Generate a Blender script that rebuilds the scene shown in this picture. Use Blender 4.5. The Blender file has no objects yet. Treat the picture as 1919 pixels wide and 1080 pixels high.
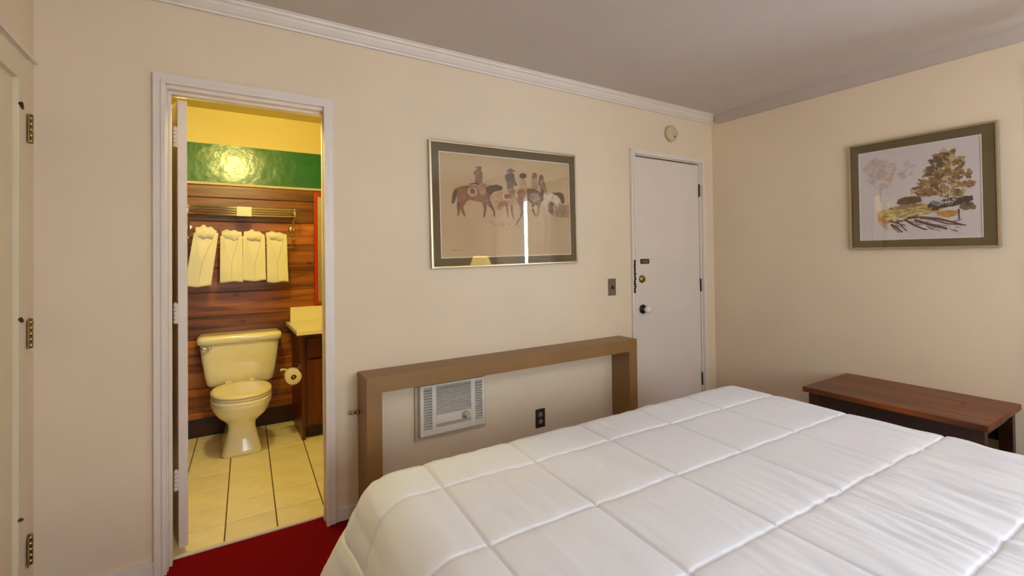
import bpy, bmesh, math, random
import numpy as np
from mathutils import Vector, Matrix, noise

SC = bpy.context.scene
COL = SC.collection
PI = math.pi

# ------------------------------------------------------------------ camera
CAM_POS = Vector((0.0, -2.4673, 1.3065))
YAW, PITCH, ROLL = 0.5607, 0.0129, -0.0124
F_PX, CY_PX = 882.12, 469.34


def make_camera():
    fw = Vector((math.sin(YAW) * math.cos(PITCH), math.cos(YAW) * math.cos(PITCH), math.sin(PITCH)))
    rt = Vector((math.cos(YAW), -math.sin(YAW), 0))
    up = rt.cross(fw)
    r2 = rt * math.cos(ROLL) + up * math.sin(ROLL)
    u2 = -rt * math.sin(ROLL) + up * math.cos(ROLL)
    cam = bpy.data.cameras.new('camera')
    cam.sensor_fit = 'HORIZONTAL'
    cam.sensor_width = 36.0
    cam.lens = F_PX / 1919.0 * 36.0
    cam.shift_y = (CY_PX - 540.0) / 1919.0
    cam.clip_start = 0.02
    o = bpy.data.objects.new('camera', cam)
    COL.objects.link(o)
    m = Matrix((r2, u2, -fw)).transposed().to_4x4()
    m.translation = CAM_POS
    o.matrix_world = m
    SC.camera = o


make_camera()

# ------------------------------------------------------------------ world, daylight, exposure
w = bpy.data.worlds.new('sky')
SC.world = w
w.use_nodes = True
wn = w.node_tree.nodes
wbg = wn['Background']
sky = wn.new('ShaderNodeTexSky')
sky.sky_type = 'HOSEK_WILKIE'
sky.sun_direction = (-0.3, 0.6, 0.75)
sky.turbidity = 4.0
w.node_tree.links.new(sky.outputs[0], wbg.inputs[0])
wbg.inputs[1].default_value = 1.0


def area_light(name, loc, direction, sx, sy, power, color):
    l = bpy.data.lights.new(name, 'AREA')
    l.shape = 'RECTANGLE'
    l.size, l.size_y = sx, sy
    l.energy = power
    l.color = color
    o = bpy.data.objects.new(name, l)
    COL.objects.link(o)
    o.location = loc
    o.rotation_euler = Vector(direction).to_track_quat('-Z', 'Z').to_euler()
    return o


# daylight outside the side window panes; frontal fill outside the added front window
area_light('daylight_side_window', (3.78, -2.875, 1.45), (-1, 0, 0), 1.35, 1.45, 430, (0.62, 0.80, 1.0))
area_light('added_front_fill', (1.35, -4.92, 1.40), (0, 1, 0), 2.1, 1.5, 90, (0.79, 0.90, 1.0))

vs = SC.view_settings
vs.view_transform = 'Standard'
vs.look = 'None'
vs.gamma = 1.0
vs.use_curve_mapping = False
vs.exposure = 0.0
SC.cycles.use_denoising = True
SC.cycles.max_bounces = 10
SC.cycles.diffuse_bounces = 6
SC.cycles.glossy_bounces = 5
SC.cycles.transparent_max_bounces = 12
SC.cycles.caustics_reflective = False
SC.cycles.caustics_refractive = False


# ------------------------------------------------------------------ materials
def s2l(c):
    return tuple(((v / 255.0) / 12.92 if v / 255.0 <= 0.04045 else ((v / 255.0 + 0.055) / 1.055) ** 2.4) for v in c)


MATS = {}


def mat(name, rgb, rough=0.6, metal=0.0, var=0.0, vscale=6.0, bump=0.0, bscale=200.0, coat=0.0,
        emit=None, estr=0.0, trans=0.0, stretch=(1, 1, 1), rnd=0.0, spec=0.5, sheen=0.0):
    m = bpy.data.materials.new(name)
    m.use_nodes = True
    nt = m.node_tree
    N, L = nt.nodes, nt.links
    b = N['Principled BSDF']
    c = s2l(rgb)
    b.inputs['Base Color'].default_value = (*c, 1)
    b.inputs['Roughness'].default_value = rough
    b.inputs['Metallic'].default_value = metal
    b.inputs['Coat Weight'].default_value = coat
    b.inputs['Specular IOR Level'].default_value = spec
    if sheen:
        b.inputs['Sheen Weight'].default_value = sheen
    tc = N.new('ShaderNodeTexCoord')
    mp = N.new('ShaderNodeMapping')
    mp.inputs['Scale'].default_value = stretch
    L.new(tc.outputs['Object'], mp.inputs[0])
    if var > 0 or rnd > 0:
        nz = N.new('ShaderNodeTexNoise')
        nz.inputs['Scale'].default_value = vscale
        nz.inputs['Detail'].default_value = 5
        L.new(mp.outputs[0], nz.inputs['Vector'])
        mr = N.new('ShaderNodeMapRange')
        mr.inputs[1].default_value, mr.inputs[2].default_value = 0.3, 0.7
        mr.inputs[3].default_value, mr.inputs[4].default_value = 1 - var, 1 + var
        L.new(nz.outputs[0], mr.inputs[0])
        fac = mr.outputs[0]
        if rnd > 0:
            oi = N.new('ShaderNodeObjectInfo')
            m2 = N.new('ShaderNodeMapRange')
            m2.inputs[3].default_value, m2.inputs[4].default_value = 1 - rnd, 1 + rnd
            L.new(oi.outputs['Random'], m2.inputs[0])
            mu = N.new('ShaderNodeMath')
            mu.operation = 'MULTIPLY'
            L.new(fac, mu.inputs[0])
            L.new(m2.outputs[0], mu.inputs[1])
            fac = mu.outputs[0]
        hs = N.new('ShaderNodeHueSaturation')
        hs.inputs['Color'].default_value = (*c, 1)
        L.new(fac, hs.inputs['Value'])
        L.new(hs.outputs[0], b.inputs['Base Color'])
    if bump > 0:
        n2 = N.new('ShaderNodeTexNoise')
        n2.inputs['Scale'].default_value = bscale
        n2.inputs['Detail'].default_value = 3
        L.new(mp.outputs[0], n2.inputs['Vector'])
        bp = N.new('ShaderNodeBump')
        bp.inputs['Strength'].default_value = bump
        bp.inputs['Distance'].default_value = 0.004
        L.new(n2.outputs[0], bp.inputs['Height'])
        L.new(bp.outputs[0], b.inputs['Normal'])
    if emit:
        b.inputs['Emission Color'].default_value = (*s2l(emit), 1)
        b.inputs['Emission Strength'].default_value = estr
    if trans > 0:
        out = N['Material Output']
        tl = N.new('ShaderNodeBsdfTranslucent')
        tl.inputs['Color'].default_value = (*c, 1)
        mx = N.new('ShaderNodeMixShader')
        mx.inputs[0].default_value = trans
        L.new(b.outputs[0], mx.inputs[1])
        L.new(tl.outputs[0], mx.inputs[2])
        L.new(mx.outputs[0], out.inputs[0])
    MATS[name] = m
    return m


def glass_mat(name, refl=1.0):
    m = bpy.data.materials.new(name)
    m.use_nodes = True
    N, L = m.node_tree.nodes, m.node_tree.links
    N.remove(N['Principled BSDF'])
    tr = N.new('ShaderNodeBsdfTransparent')
    gl = N.new('ShaderNodeBsdfGlossy')
    gl.inputs['Roughness'].default_value = 0.015
    lw = N.new('ShaderNodeLayerWeight')
    lw.inputs['Blend'].default_value = 0.5
    pw = N.new('ShaderNodeMath')
    pw.operation = 'POWER'
    pw.inputs[1].default_value = 5.0
    L.new(lw.outputs['Facing'], pw.inputs[0])
    mu = N.new('ShaderNodeMath')
    mu.operation = 'MULTIPLY_ADD'
    mu.inputs[1].default_value = 0.9
    mu.inputs[2].default_value = 0.045 * refl
    L.new(pw.outputs[0], mu.inputs[0])
    mx = N.new('ShaderNodeMixShader')
    L.new(mu.outputs[0], mx.inputs[0])
    L.new(tr.outputs[0], mx.inputs[1])
    L.new(gl.outputs[0], mx.inputs[2])
    L.new(mx.outputs[0], N['Material Output'].inputs[0])
    MATS[name] = m
    return m


def wood_mat(name, dark, light, rough=0.45, axis='X', scale=1.0, rnd=0.0, coat=0.0, knots=False):
    m = bpy.data.materials.new(name)
    m.use_nodes = True
    N, L = m.node_tree.nodes, m.node_tree.links
    b = N['Principled BSDF']
    b.inputs['Roughness'].default_value = rough
    b.inputs['Coat Weight'].default_value = coat
    tc = N.new('ShaderNodeTexCoord')
    oi = N.new('ShaderNodeObjectInfo')
    add = N.new('ShaderNodeVectorMath')
    add.operation = 'ADD'
    L.new(tc.outputs['Object'], add.inputs[0])
    sc = N.new('ShaderNodeVectorMath')
    sc.operation = 'SCALE'
    sc.inputs[0].default_value = (7.3, 3.1, 5.7)
    L.new(oi.outputs['Random'], sc.inputs['Scale'])
    L.new(sc.outputs[0], add.inputs[1])
    mp = N.new('ShaderNodeMapping')
    st = {'X': (1.2, 14, 14), 'Y': (14, 1.2, 14), 'Z': (14, 14, 1.2)}[axis]
    mp.inputs['Scale'].default_value = tuple(v * scale for v in st)
    L.new(add.outputs[0], mp.inputs[0])
    nz = N.new('ShaderNodeTexNoise')
    nz.inputs['Scale'].default_value = 1.0
    nz.inputs['Detail'].default_value = 6
    nz.inputs['Distortion'].default_value = 0.8
    L.new(mp.outputs[0], nz.inputs['Vector'])
    rp = N.new('ShaderNodeValToRGB')
    rp.color_ramp.elements[0].position = 0.32
    rp.color_ramp.elements[0].color = (*s2l(dark), 1)
    rp.color_ramp.elements[1].position = 0.68
    rp.color_ramp.elements[1].color = (*s2l(light), 1)
    L.new(nz.outputs[0], rp.inputs[0])
    col = rp.outputs[0]
    if knots:
        mp2 = N.new('ShaderNodeMapping')
        k = {'X': (3.0, 6, 6), 'Y': (6, 3, 6), 'Z': (6, 6, 3)}[axis]
        mp2.inputs['Scale'].default_value = k
        L.new(add.outputs[0], mp2.inputs[0])
        vo = N.new('ShaderNodeTexVoronoi')
        vo.inputs['Scale'].default_value = 1.0
        L.new(mp2.outputs[0], vo.inputs['Vector'])
        kr = N.new('ShaderNodeMapRange')
        kr.inputs[1].default_value, kr.inputs[2].default_value = 0.05, 0.12
        kr.inputs[3].default_value, kr.inputs[4].default_value = 0.3, 1.0
        L.new(vo.outputs['Distance'], kr.inputs[0])
        h0 = N.new('ShaderNodeHueSaturation')
        L.new(col, h0.inputs['Color'])
        L.new(kr.outputs[0], h0.inputs['Value'])
        col = h0.outputs[0]
    if rnd > 0:
        m2 = N.new('ShaderNodeMapRange')
        m2.inputs[3].default_value, m2.inputs[4].default_value = 1 - rnd, 1 + rnd
        L.new(oi.outputs['Random'], m2.inputs[0])
        hs = N.new('ShaderNodeHueSaturation')
        L.new(col, hs.inputs['Color'])
        L.new(m2.outputs[0], hs.inputs['Value'])
        col = hs.outputs[0]
    L.new(col, b.inputs['Base Color'])
    bp = N.new('ShaderNodeBump')
    bp.inputs['Strength'].default_value = 0.15
    bp.inputs['Distance'].default_value = 0.002
    L.new(nz.outputs[0], bp.inputs['Height'])
    L.new(bp.outputs[0], b.inputs['Normal'])
    MATS[name] = m
    return m


def print_mat(name):
    m = bpy.data.materials.new(name)
    m.use_nodes = True
    N, L = m.node_tree.nodes, m.node_tree.links
    b = N['Principled BSDF']
    b.inputs['Roughness'].default_value = 0.8
    at = N.new('ShaderNodeAttribute')
    at.attribute_name = 'Col'
    tc = N.new('ShaderNodeTexCoord')
    nz = N.new('ShaderNodeTexNoise')
    nz.inputs['Scale'].default_value = 45
    nz.inputs['Detail'].default_value = 4
    L.new(tc.outputs['Object'], nz.inputs['Vector'])
    mr = N.new('ShaderNodeMapRange')
    mr.inputs[1].default_value, mr.inputs[2].default_value = 0.3, 0.7
    mr.inputs[3].default_value, mr.inputs[4].default_value = 0.75, 1.2
    L.new(nz.outputs[0], mr.inputs[0])
    hs = N.new('ShaderNodeHueSaturation')
    L.new(at.outputs['Color'], hs.inputs['Color'])
    L.new(mr.outputs[0], hs.inputs['Value'])
    L.new(hs.outputs[0], b.inputs['Base Color'])
    MATS[name] = m
    return m


mat('wall_paint', (227, 210, 183), 0.75, var=0.03, vscale=1.6, bump=0.12, bscale=90)
mat('closet_paint', (222, 210, 182), 0.5, var=0.02)
mat('ceiling_paint', (206, 197, 190), 0.9, var=0.02, vscale=3, bump=0.35, bscale=160)
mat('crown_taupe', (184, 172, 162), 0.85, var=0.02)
mat('trim_paint', (226, 216, 206), 0.38, var=0.03, vscale=9)
mat('door_paint', (224, 212, 200), 0.45, var=0.03, vscale=3)
mat('carpet', (120, 2, 12), 0.95, var=0.25, vscale=120, bump=0.8, bscale=500, spec=0.1)
mat('tile', (242, 232, 198), 0.35, var=0.06, vscale=8, rnd=0.05)
mat('grout', (96, 82, 52), 0.9, var=0.1)
mat('bath_paint', (214, 198, 132), 0.6, var=0.02)
mat('green_gloss', (22, 104, 66), 0.22, var=0.05, vscale=5, bump=0.8, bscale=14)
mat('red_paint', (176, 34, 22), 0.35)
mat('chrome', (235, 235, 232), 0.28, metal=1.0)
mat('brass', (176, 150, 96), 0.32, metal=1.0)
mat('gold_frame', (204, 190, 160), 0.3, metal=1.0)
mat('bronze', (74, 60, 46), 0.42, metal=0.7)
mat('dark_metal', (40, 34, 30), 0.5, metal=0.5)
mat('porcelain', (247, 241, 208), 0.13, coat=0.5)
mat('seat_plastic', (242, 232, 196), 0.2)
mat('counter', (242, 236, 205), 0.18, coat=0.3)
mat('towel_white', (240, 236, 220), 0.95, bump=0.7, bscale=420, sheen=0.4)
mat('paper_white', (238, 232, 215), 0.9)
mat('laminate', (142, 106, 62), 0.42, var=0.05, vscale=4)
mat('laminate_dark', (112, 78, 54), 0.42, var=0.05, vscale=4)
mat('ac_plastic', (222, 216, 204), 0.42)
mat('ac_trim', (198, 184, 160), 0.5)
mat('ac_dark', (48, 44, 40), 0.7)
mat('outlet_brown', (58, 44, 36), 0.35)
mat('outlet_face', (150, 138, 128), 0.4)
mat('switch_metal', (128, 108, 92), 0.4, metal=0.4)
mat('detector_plastic', (206, 188, 152), 0.45)
mat('black', (14, 12, 12), 0.35)
mat('knob_white', (230, 224, 212), 0.25)
mat('mat_board', (100, 82, 46), 0.8, var=0.04, vscale=20)
mat('paper_sepia', (196, 168, 128), 0.85, var=0.05, vscale=5)
mat('paper_grey', (212, 202, 200), 0.85, var=0.03, vscale=5)
mat('bevel_white', (232, 224, 206), 0.8)
mat('comforter_cloth', (234, 237, 245), 0.85, bump=0.12, bscale=700, sheen=0.15)
mat('mattress_cloth', (214, 210, 204), 0.9)
mat('box_cloth', (120, 112, 104), 0.9)
mat('curtain_cloth', (200, 186, 174), 0.9, trans=0.3)
mat('shade_cloth', (246, 226, 150), 0.9, emit=(255, 214, 110), estr=6.0)
mat('lamp_ceramic', (150, 110, 70), 0.25)
mat('globe_glass', (255, 236, 170), 0.4, emit=(255, 214, 96), estr=9.0)
mat('added_fill_globe', (240, 240, 240), 0.4, emit=(236, 242, 255), estr=3.0)  # glowing bowl of the added bedroom ceiling fill
mat('mirror', (235, 238, 235), 0.02, metal=1.0)
wood_mat('cedar', (88, 42, 16), (192, 116, 54), 0.34, 'X', 1.0, rnd=0.45, knots=True)
wood_mat('vanity_wood', (66, 26, 10), (110, 50, 20), 0.35, 'Z')
wood_mat('base_wood', (34, 12, 8), (56, 20, 12), 0.4, 'X')
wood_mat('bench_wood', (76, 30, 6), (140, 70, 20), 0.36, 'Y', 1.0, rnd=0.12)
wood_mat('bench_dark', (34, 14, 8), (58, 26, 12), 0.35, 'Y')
glass_mat('pane_glass', 1.0)
glass_mat('picture_glass', 0.9)
print_mat('ink')


# ------------------------------------------------------------------ mesh helpers
def link(name, me, material=None, parent=None):
    o = bpy.data.objects.new(name, me)
    COL.objects.link(o)
    if material:
        me.materials.append(MATS[material])
    if parent is not None:
        o.parent = parent
    return o


def tag(o, label=None, cat=None, group=None, kind=None):
    if label:
        o['label'] = label
    if cat:
        o['category'] = cat
    if group:
        o['group'] = group
    if kind:
        o['kind'] = kind
    return o


def thing(name, label, cat, loc=(0, 0, 0), rot=(0, 0, 0), group=None):
    o = bpy.data.objects.new(name, None)
    COL.objects.link(o)
    o.location = loc
    o.rotation_euler = rot
    o.empty_display_size = 0.1
    return tag(o, label, cat, group)


class MB:
    def __init__(s):
        s.bm = bmesh.new()

    def box(s, x0, x1, y0, y1, z0, z1, bev=0.0, seg=2, mi=0):
        t = bmesh.new()
        bmesh.ops.create_cube(t, size=1)
        for v in t.verts:
            v.co = Vector(((x0 + x1) / 2 + v.co.x * (x1 - x0), (y0 + y1) / 2 + v.co.y * (y1 - y0), (z0 + z1) / 2 + v.co.z * (z1 - z0)))
        if bev > 0:
            bmesh.ops.bevel(t, geom=t.edges[:], offset=bev, segments=seg, affect='EDGES', profile=0.7, clamp_overlap=True)
        s.merge(t, mi)
        return s

    def merge(s, t, mi=0, M=None):
        mp = {}
        for v in t.verts:
            mp[v] = s.bm.verts.new(M @ v.co if M else v.co)
        for f in t.faces:
            try:
                nf = s.bm.faces.new([mp[v] for v in f.verts])
                nf.material_index = mi
                nf.smooth = f.smooth
            except ValueError:
                pass
        t.free()

    def lathe(s, prof, c=(0, 0, 0), axis='Z', seg=24, mi=0, cap=True):
        rings = []
        for r, h in prof:
            ring = []
            for i in range(seg):
                a = 2 * PI * i / seg
                p = {'Z': (r * math.cos(a), r * math.sin(a), h), 'Y': (r * math.cos(a), h, r * math.sin(a)), 'X': (h, r * math.cos(a), r * math.sin(a))}[axis]
                ring.append(s.bm.verts.new(Vector(p) + Vector(c)))
            rings.append(ring)
        for a, b in zip(rings, rings[1:]):
            for i in range(seg):
                f = s.bm.faces.new((a[i], a[(i + 1) % seg], b[(i + 1) % seg], b[i]))
                f.smooth = True
                f.material_index = mi
        if cap:
            for r in (rings[0], rings[-1]):
                try:
                    s.bm.faces.new(r).material_index = mi
                except ValueError:
                    pass
        return s

    def tube(s, pts, r, seg=10, mi=0):
        pts = [Vector(p) for p in pts]
        rings = []
        for i, p in enumerate(pts):
            d = (pts[min(i + 1, len(pts) - 1)] - pts[max(i - 1, 0)]).normalized()
            ref = Vector((0, 0, 1)) if abs(d.z) < 0.9 else Vector((1, 0, 0))
            a = d.cross(ref).normalized()
            b = d.cross(a)
            rr = r[i] if isinstance(r, (list, tuple)) else r
            rings.append([s.bm.verts.new(p + a * rr * math.cos(2 * PI * k / seg) + b * rr * math.sin(2 * PI * k / seg)) for k in range(seg)])
        for a, b in zip(rings, rings[1:]):
            for k in range(seg):
                f = s.bm.faces.new((a[k], a[(k + 1) % seg], b[(k + 1) % seg], b[k]))
                f.smooth = True
                f.material_index = mi
        for q in (rings[0], rings[-1]):
            s.bm.faces.new(q).material_index = mi
        return s

    def loft(s, rings, cap=True, mi=0, smooth=True):
        R = [[s.bm.verts.new(p) for p in r] for r in rings]
        n = len(R[0])
        for a, b in zip(R, R[1:]):
            for k in range(n):
                f = s.bm.faces.new((a[k], a[(k + 1) % n], b[(k + 1) % n], b[k]))
                f.smooth = smooth
                f.material_index = mi
        if cap:
            for q in (R[0], R[-1]):
                s.bm.faces.new(q).material_index = mi
        return s

    def prism(s, pts, fn, mi=0):
        """pts: 2D outline; fn(u,v,side) -> 3D point, side 0/1"""
        a = [s.bm.verts.new(fn(u, v, 0)) for u, v in pts]
        b = [s.bm.verts.new(fn(u, v, 1)) for u, v in pts]
        n = len(pts)
        s.bm.faces.new(a).material_index = mi
        s.bm.faces.new(b[::-1]).material_index = mi
        for i in range(n):
            s.bm.faces.new((a[i], b[i], b[(i + 1) % n], a[(i + 1) % n])).material_index = mi
        return s

    def grid(s, nu, nv, fn, smooth=True, mi=0):
        V = [[s.bm.verts.new(fn(i / nu, j / nv)) for j in range(nv + 1)] for i in range(nu + 1)]
        for i in range(nu):
            for j in range(nv):
                f = s.bm.faces.new((V[i][j], V[i + 1][j], V[i + 1][j + 1], V[i][j + 1]))
                f.smooth = smooth
                f.material_index = mi
        return s

    def build(s, name, material=None, parent=None, extra=()):
        bmesh.ops.recalc_face_normals(s.bm, faces=s.bm.faces[:])
        me = bpy.data.meshes.new(name)
        s.bm.to_mesh(me)
        s.bm.free()
        o = link(name, me, material, parent)
        for e in extra:
            me.materials.append(MATS[e])
        return o


def bx(name, material, parent, *a, **k):
    return MB().box(*a, **k).build(name, material, parent)


def struct(o, label=None):
    return tag(o, label, None, None, 'structure')


def superellipse(cx, cy, a, b, n, z, seg=40, front=None):
    """a: half x; b: half y to the back; front: half y towards -y"""
    out = []
    for i in range(seg):
        t = 2 * PI * i / seg
        c, s_ = math.cos(t), math.sin(t)
        x = a * math.copysign(abs(c) ** (2 / n), c)
        bb = b if s_ > 0 or front is None else front
        y = bb * math.copysign(abs(s_) ** (2 / n), s_)
        out.append(Vector((cx + x, cy + y, z)))
    return out


# ================================================================== THE ROOM SHELL
XL, XB, YF, HC = -0.585, 3.567, -4.70, 2.47
T = 0.12
# bathroom
BXL, BXR, BYB, BHC = -0.95, 1.35, 1.75, 2.45
D1L, D1R, D1T = -0.180, 0.467, 2.045         # bathroom doorway
D2L, D2R, D2T = 2.622, 3.392, 2.055          # white door

# floor (carpet) and ceiling
f = bx('floor', 'carpet', None, XL - T, XB + T, YF - T, 0.085, -0.08, 0.0)
struct(f, 'dark red bedroom carpet')
c = bx('ceiling', 'ceiling_paint', None, XL - T, XB + T, YF - T, T, HC, HC + 0.08)
struct(c, 'taupe textured bedroom ceiling')

# back wall with two openings
m = MB()
m.box(XL - T, D1L, 0, T, 0, HC)
m.box(D1L, D1R, 0, T, D1T, HC)
m.box(D1R, D2L, 0, T, 0, HC)
m.box(D2L, D2R, 0, T, D2T, HC)
m.box(D2R, XB + T, 0, T, 0, HC)
wall_back = struct(m.build('wall_back', 'wall_paint'), 'cream painted bedroom wall with the bathroom doorway')
# closing panel behind the white door
# right wall with the side window opening (y -3.55..-2.05, z 0.8..2.12)
W1 = (-3.55, -2.20, 0.80, 2.12)
m = MB()
m.box(XB, XB + T, W1[1], 0, 0, HC)
m.box(XB, XB + T, YF, W1[0], 0, HC)
m.box(XB, XB + T, W1[0], W1[1], 0, W1[2])
m.box(XB, XB + T, W1[0], W1[1], W1[3], HC)
struct(m.build('wall_right', 'wall_paint'), 'cream painted wall with the framed tree watercolour')
# left wall with the closet opening
CL0, CL1, CLT = -0.86, -0.068, 2.052
m = MB()
m.box(XL - T, XL, CL1, 0, 0, HC)
m.box(XL - T, XL, YF, CL0, 0, HC)
m.box(XL - T, XL, CL0, CL1, CLT, HC)
struct(m.build('wall_left', 'wall_paint'), 'cream painted wall beside the closet door')
# front wall (behind the viewer) with an added, unseen window for frontal fill
W2 = (0.35, 2.35, 0.70, 2.10)
m = MB()
m.box(XL - T, W2[0], YF - T, YF, 0, HC)
m.box(W2[1], XB + T, YF - T, YF, 0, HC)
m.box(W2[0], W2[1], YF - T, YF, 0, W2[2])
m.box(W2[0], W2[1], YF - T, YF, W2[3], HC)
struct(m.build('wall_front', 'wall_paint'), 'cream painted wall with the added wide window')


def window(name, horiz, a0, a1, z0, z1, p0, p1, mull, label):
    """horiz 'x' or 'y': axis along which the window runs; p0..p1 the wall's thickness span"""
    def B(mb, u0, u1, q0, q1, za, zb, bev=0.003):
        if horiz == 'x':
            mb.box(u0, u1, q0, q1, za, zb, bev)
        else:
            mb.box(q0, q1, u0, u1, za, zb, bev)
    t = bpy.data.objects.new(name, None)
    COL.objects.link(t)
    struct(t, label)
    pm = (p0 + p1) / 2
    fr = MB()
    B(fr, a0, a0 + 0.05, pm - 0.03, pm + 0.03, z0, z1)
    B(fr, a1 - 0.05, a1, pm - 0.03, pm + 0.03, z0, z1)
    B(fr, a0 + 0.05, a1 - 0.05, pm - 0.03, pm + 0.03, z0, z0 + 0.05)
    B(fr, a0 + 0.05, a1 - 0.05, pm - 0.03, pm + 0.03, z1 - 0.05, z1)
    fr.build('window_frame', 'trim_paint', t)
    n = mull + 1
    wd = (a1 - a0 - 0.1) / n
    for i in range(n):
        pa = MB()
        B(pa, a0 + 0.05 + i * wd, a0 + 0.05 + (i + 1) * wd, pm - 0.003, pm + 0.003, z0 + 0.05, z1 - 0.05, 0)
        pa.build('pane', 'pane_glass', t)
        if i:
            mu = MB()
            B(mu, a0 + 0.05 + i * wd - 0.015, a0 + 0.05 + i * wd + 0.015, pm - 0.025, pm + 0.025, z0 + 0.05, z1 - 0.05)
            mu.build('mullion', 'trim_paint', t)
    si = MB()
    s = -1 if horiz == 'y' else 1
    if horiz == 'y':
        B(si, a0 - 0.04, a1 + 0.04, p0 - 0.05, p0 + 0.05, z0 - 0.03, z0)
    else:
        B(si, a0 - 0.04, a1 + 0.04, p1 - 0.05, p1 + 0.05, z0 - 0.03, z0)
    si.build('window_sill', 'trim_paint', t)
    return t


window('window_1', 'y', W1[0], W1[1], W1[2], W1[3], XB, XB + T, 1, 'two pane window behind the curtains on the right wall')
window('added_window', 'x', W2[0], W2[1], W2[2], W2[3], YF - T, YF, 2, 'added wide three pane window opposite the headboard, for frontal fill')

# crown mouldings (stepped profile swept along the wall)
prof = [(0, 0), (0.004, -0.066), (0.012, -0.066), (0.014, -0.056), (0.022, -0.052), (0.036, -0.034), (0.042, -0.022), (0.052, -0.018), (0.056, -0.008), (0.062, -0.006), (0.062, 0)]
m = MB().prism(prof, lambda u, v, s: Vector(((XL, XB)[s], -u, HC + v)))
struct(m.build('trim_1', 'trim_paint'), 'white crown moulding over the doorway wall')
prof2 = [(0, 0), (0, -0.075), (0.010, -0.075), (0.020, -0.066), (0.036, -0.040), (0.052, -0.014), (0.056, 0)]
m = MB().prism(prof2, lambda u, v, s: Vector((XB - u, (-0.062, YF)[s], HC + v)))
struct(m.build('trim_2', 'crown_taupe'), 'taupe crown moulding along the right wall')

# baseboards
def base(name, x0, x1, y0, y1, label):
    o = bx(name, 'trim_paint', None, x0, x1, y0, y1, 0, 0.062, bev=0.004)
    return struct(o, label)


base('baseboard_back', XL, -0.224, -0.014, 0, 'white baseboard left of the bathroom doorway')
base('baseboard_back', 0.495, D2L - 0.045, -0.014, 0, 'white baseboard behind the bed head')
base('baseboard_right', XB - 0.014, XB, YF, -0.014, 'white baseboard along the right wall')
base('baseboard_left', XL, XL + 0.014, YF, CL0 - 0.07, 'white baseboard along the left wall')
base('baseboard_front', XL + 0.014, XB - 0.014, YF, YF + 0.014, 'white baseboard under the added wide window')


# door casings and jambs -------------------------------------------------
def casing(name, xl, xr, zt, wid, label, jl, jr, jt, depth=0.02, stop_y=None):
    t = bpy.data.objects.new(name, None)
    COL.objects.link(t)
    struct(t, label)
    for s, x in ((-1, xl), (1, xr)):
        a, b = (x, x + wid) if s < 0 else (x - wid, x)
        q = MB()
        q.box(a, b, -depth, 0, 0, zt - wid, 0.003)
        q.box(a + (wid * 0.62 if s < 0 else 0), b - (wid * 0.62 if s > 0 else 0), -depth - 0.006, -depth, 0, zt - wid, 0.002)
        q.build('casing_side', 'trim_paint', t)
    q = MB()
    q.box(xl, xr, -depth, 0, zt - wid, zt, 0.003)
    q.box(xl + wid * .62, xr - wid * .62, -depth - 0.006, -depth, zt - wid, zt - wid * 0.62, 0.002)
    q.build('casing_head', 'trim_paint', t)
    for x0, x1 in ((jl - 0.012, jl + 0.004), (jr - 0.004, jr + 0.012)):
        bx('jamb', 'trim_paint', t, x0, x1, -0.002, T + 0.002, 0, jt + 0.004)
    bx('jamb_head', 'trim_paint', t, jl + .004, jr - .004, -0.002, T + 0.002, jt - 0.004, jt + 0.012)
    if stop_y is not None:
        for x0, x1 in ((jl + 0.004, jl + 0.016), (jr - 0.016, jr - 0.004)):
            bx('door_stop', 'trim_paint', t, x0, x1, stop_y, stop_y + 0.035, 0, jt - .016, bev=.002)
        bx('door_stop', 'trim_paint', t, jl + .004, jr - .004, stop_y, stop_y + 0.035, jt - 0.016, jt - 0.004, bev=.002)
    return t


casing('trim_3', -0.224, 0.495, 2.10, 0.044, 'white casing round the bathroom doorway', D1L, D1R, D1T, stop_y=0.03)
casing('trim_4', 2.577, 3.436, 2.094, 0.037, 'white casing round the closed white door', D2L, D2R, D2T)


def hinge(parent, loc, axis, h=0.09, r=0.007, material='brass', leaf=0.022):
    """barrel along z with a visible leaf"""
    q = MB()
    n = 5
    for i in range(n):
        z0 = -h / 2 + i * h / n
        q.lathe([(r, z0 + 0.001), (r, z0 + h / n - 0.001)], seg=12)
    q.lathe([(0.001, h / 2 + 0.006), (r * 0.8, h / 2 + 0.003), (r * 0.8, h / 2)], seg=12)
    lx, ly = axis
    if lx:
        q.box(min(0, lx * leaf), max(0, lx * leaf), -0.0015, 0.0015, -h / 2, h / 2)
    else:
        q.box(-0.0015, 0.0015, min(0, ly * leaf), max(0, ly * leaf), -h / 2, h / 2)
    o = q.build('hinge', material, parent)
    o.location = loc
    return o


# door_1: bathroom door swung into the bathroom, seen on edge --------------
t = bpy.data.objects.new('door_1', None)
COL.objects.link(t)
t.location = (-0.146, 0.106, 0)
t.rotation_euler = (0, 0, math.radians(11.0))
struct(t, 'white bathroom door standing open inward, seen on its edge')
bx('door_leaf', 'door_paint', t, 0, 0.036, 0, 0.60, 0.03, 2.03, bev=0.003)
for z in (1.86, 1.07, 0.33):
    hinge(t, (-0.010, 0.004, z), (1, 0), material='trim_paint', leaf=.02)
q = MB()
q.lathe([(0.028, 0.0), (0.028, 0.006), (0.011, 0.012), (0.011, 0.035), (0.024, 0.045), (0.028, 0.058), (0.02, 0.068), (0.001, 0.07)], c=(0.036, 0.54, 0.93), axis='X', seg=20)
q.build('knob', 'brass', t)

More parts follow.
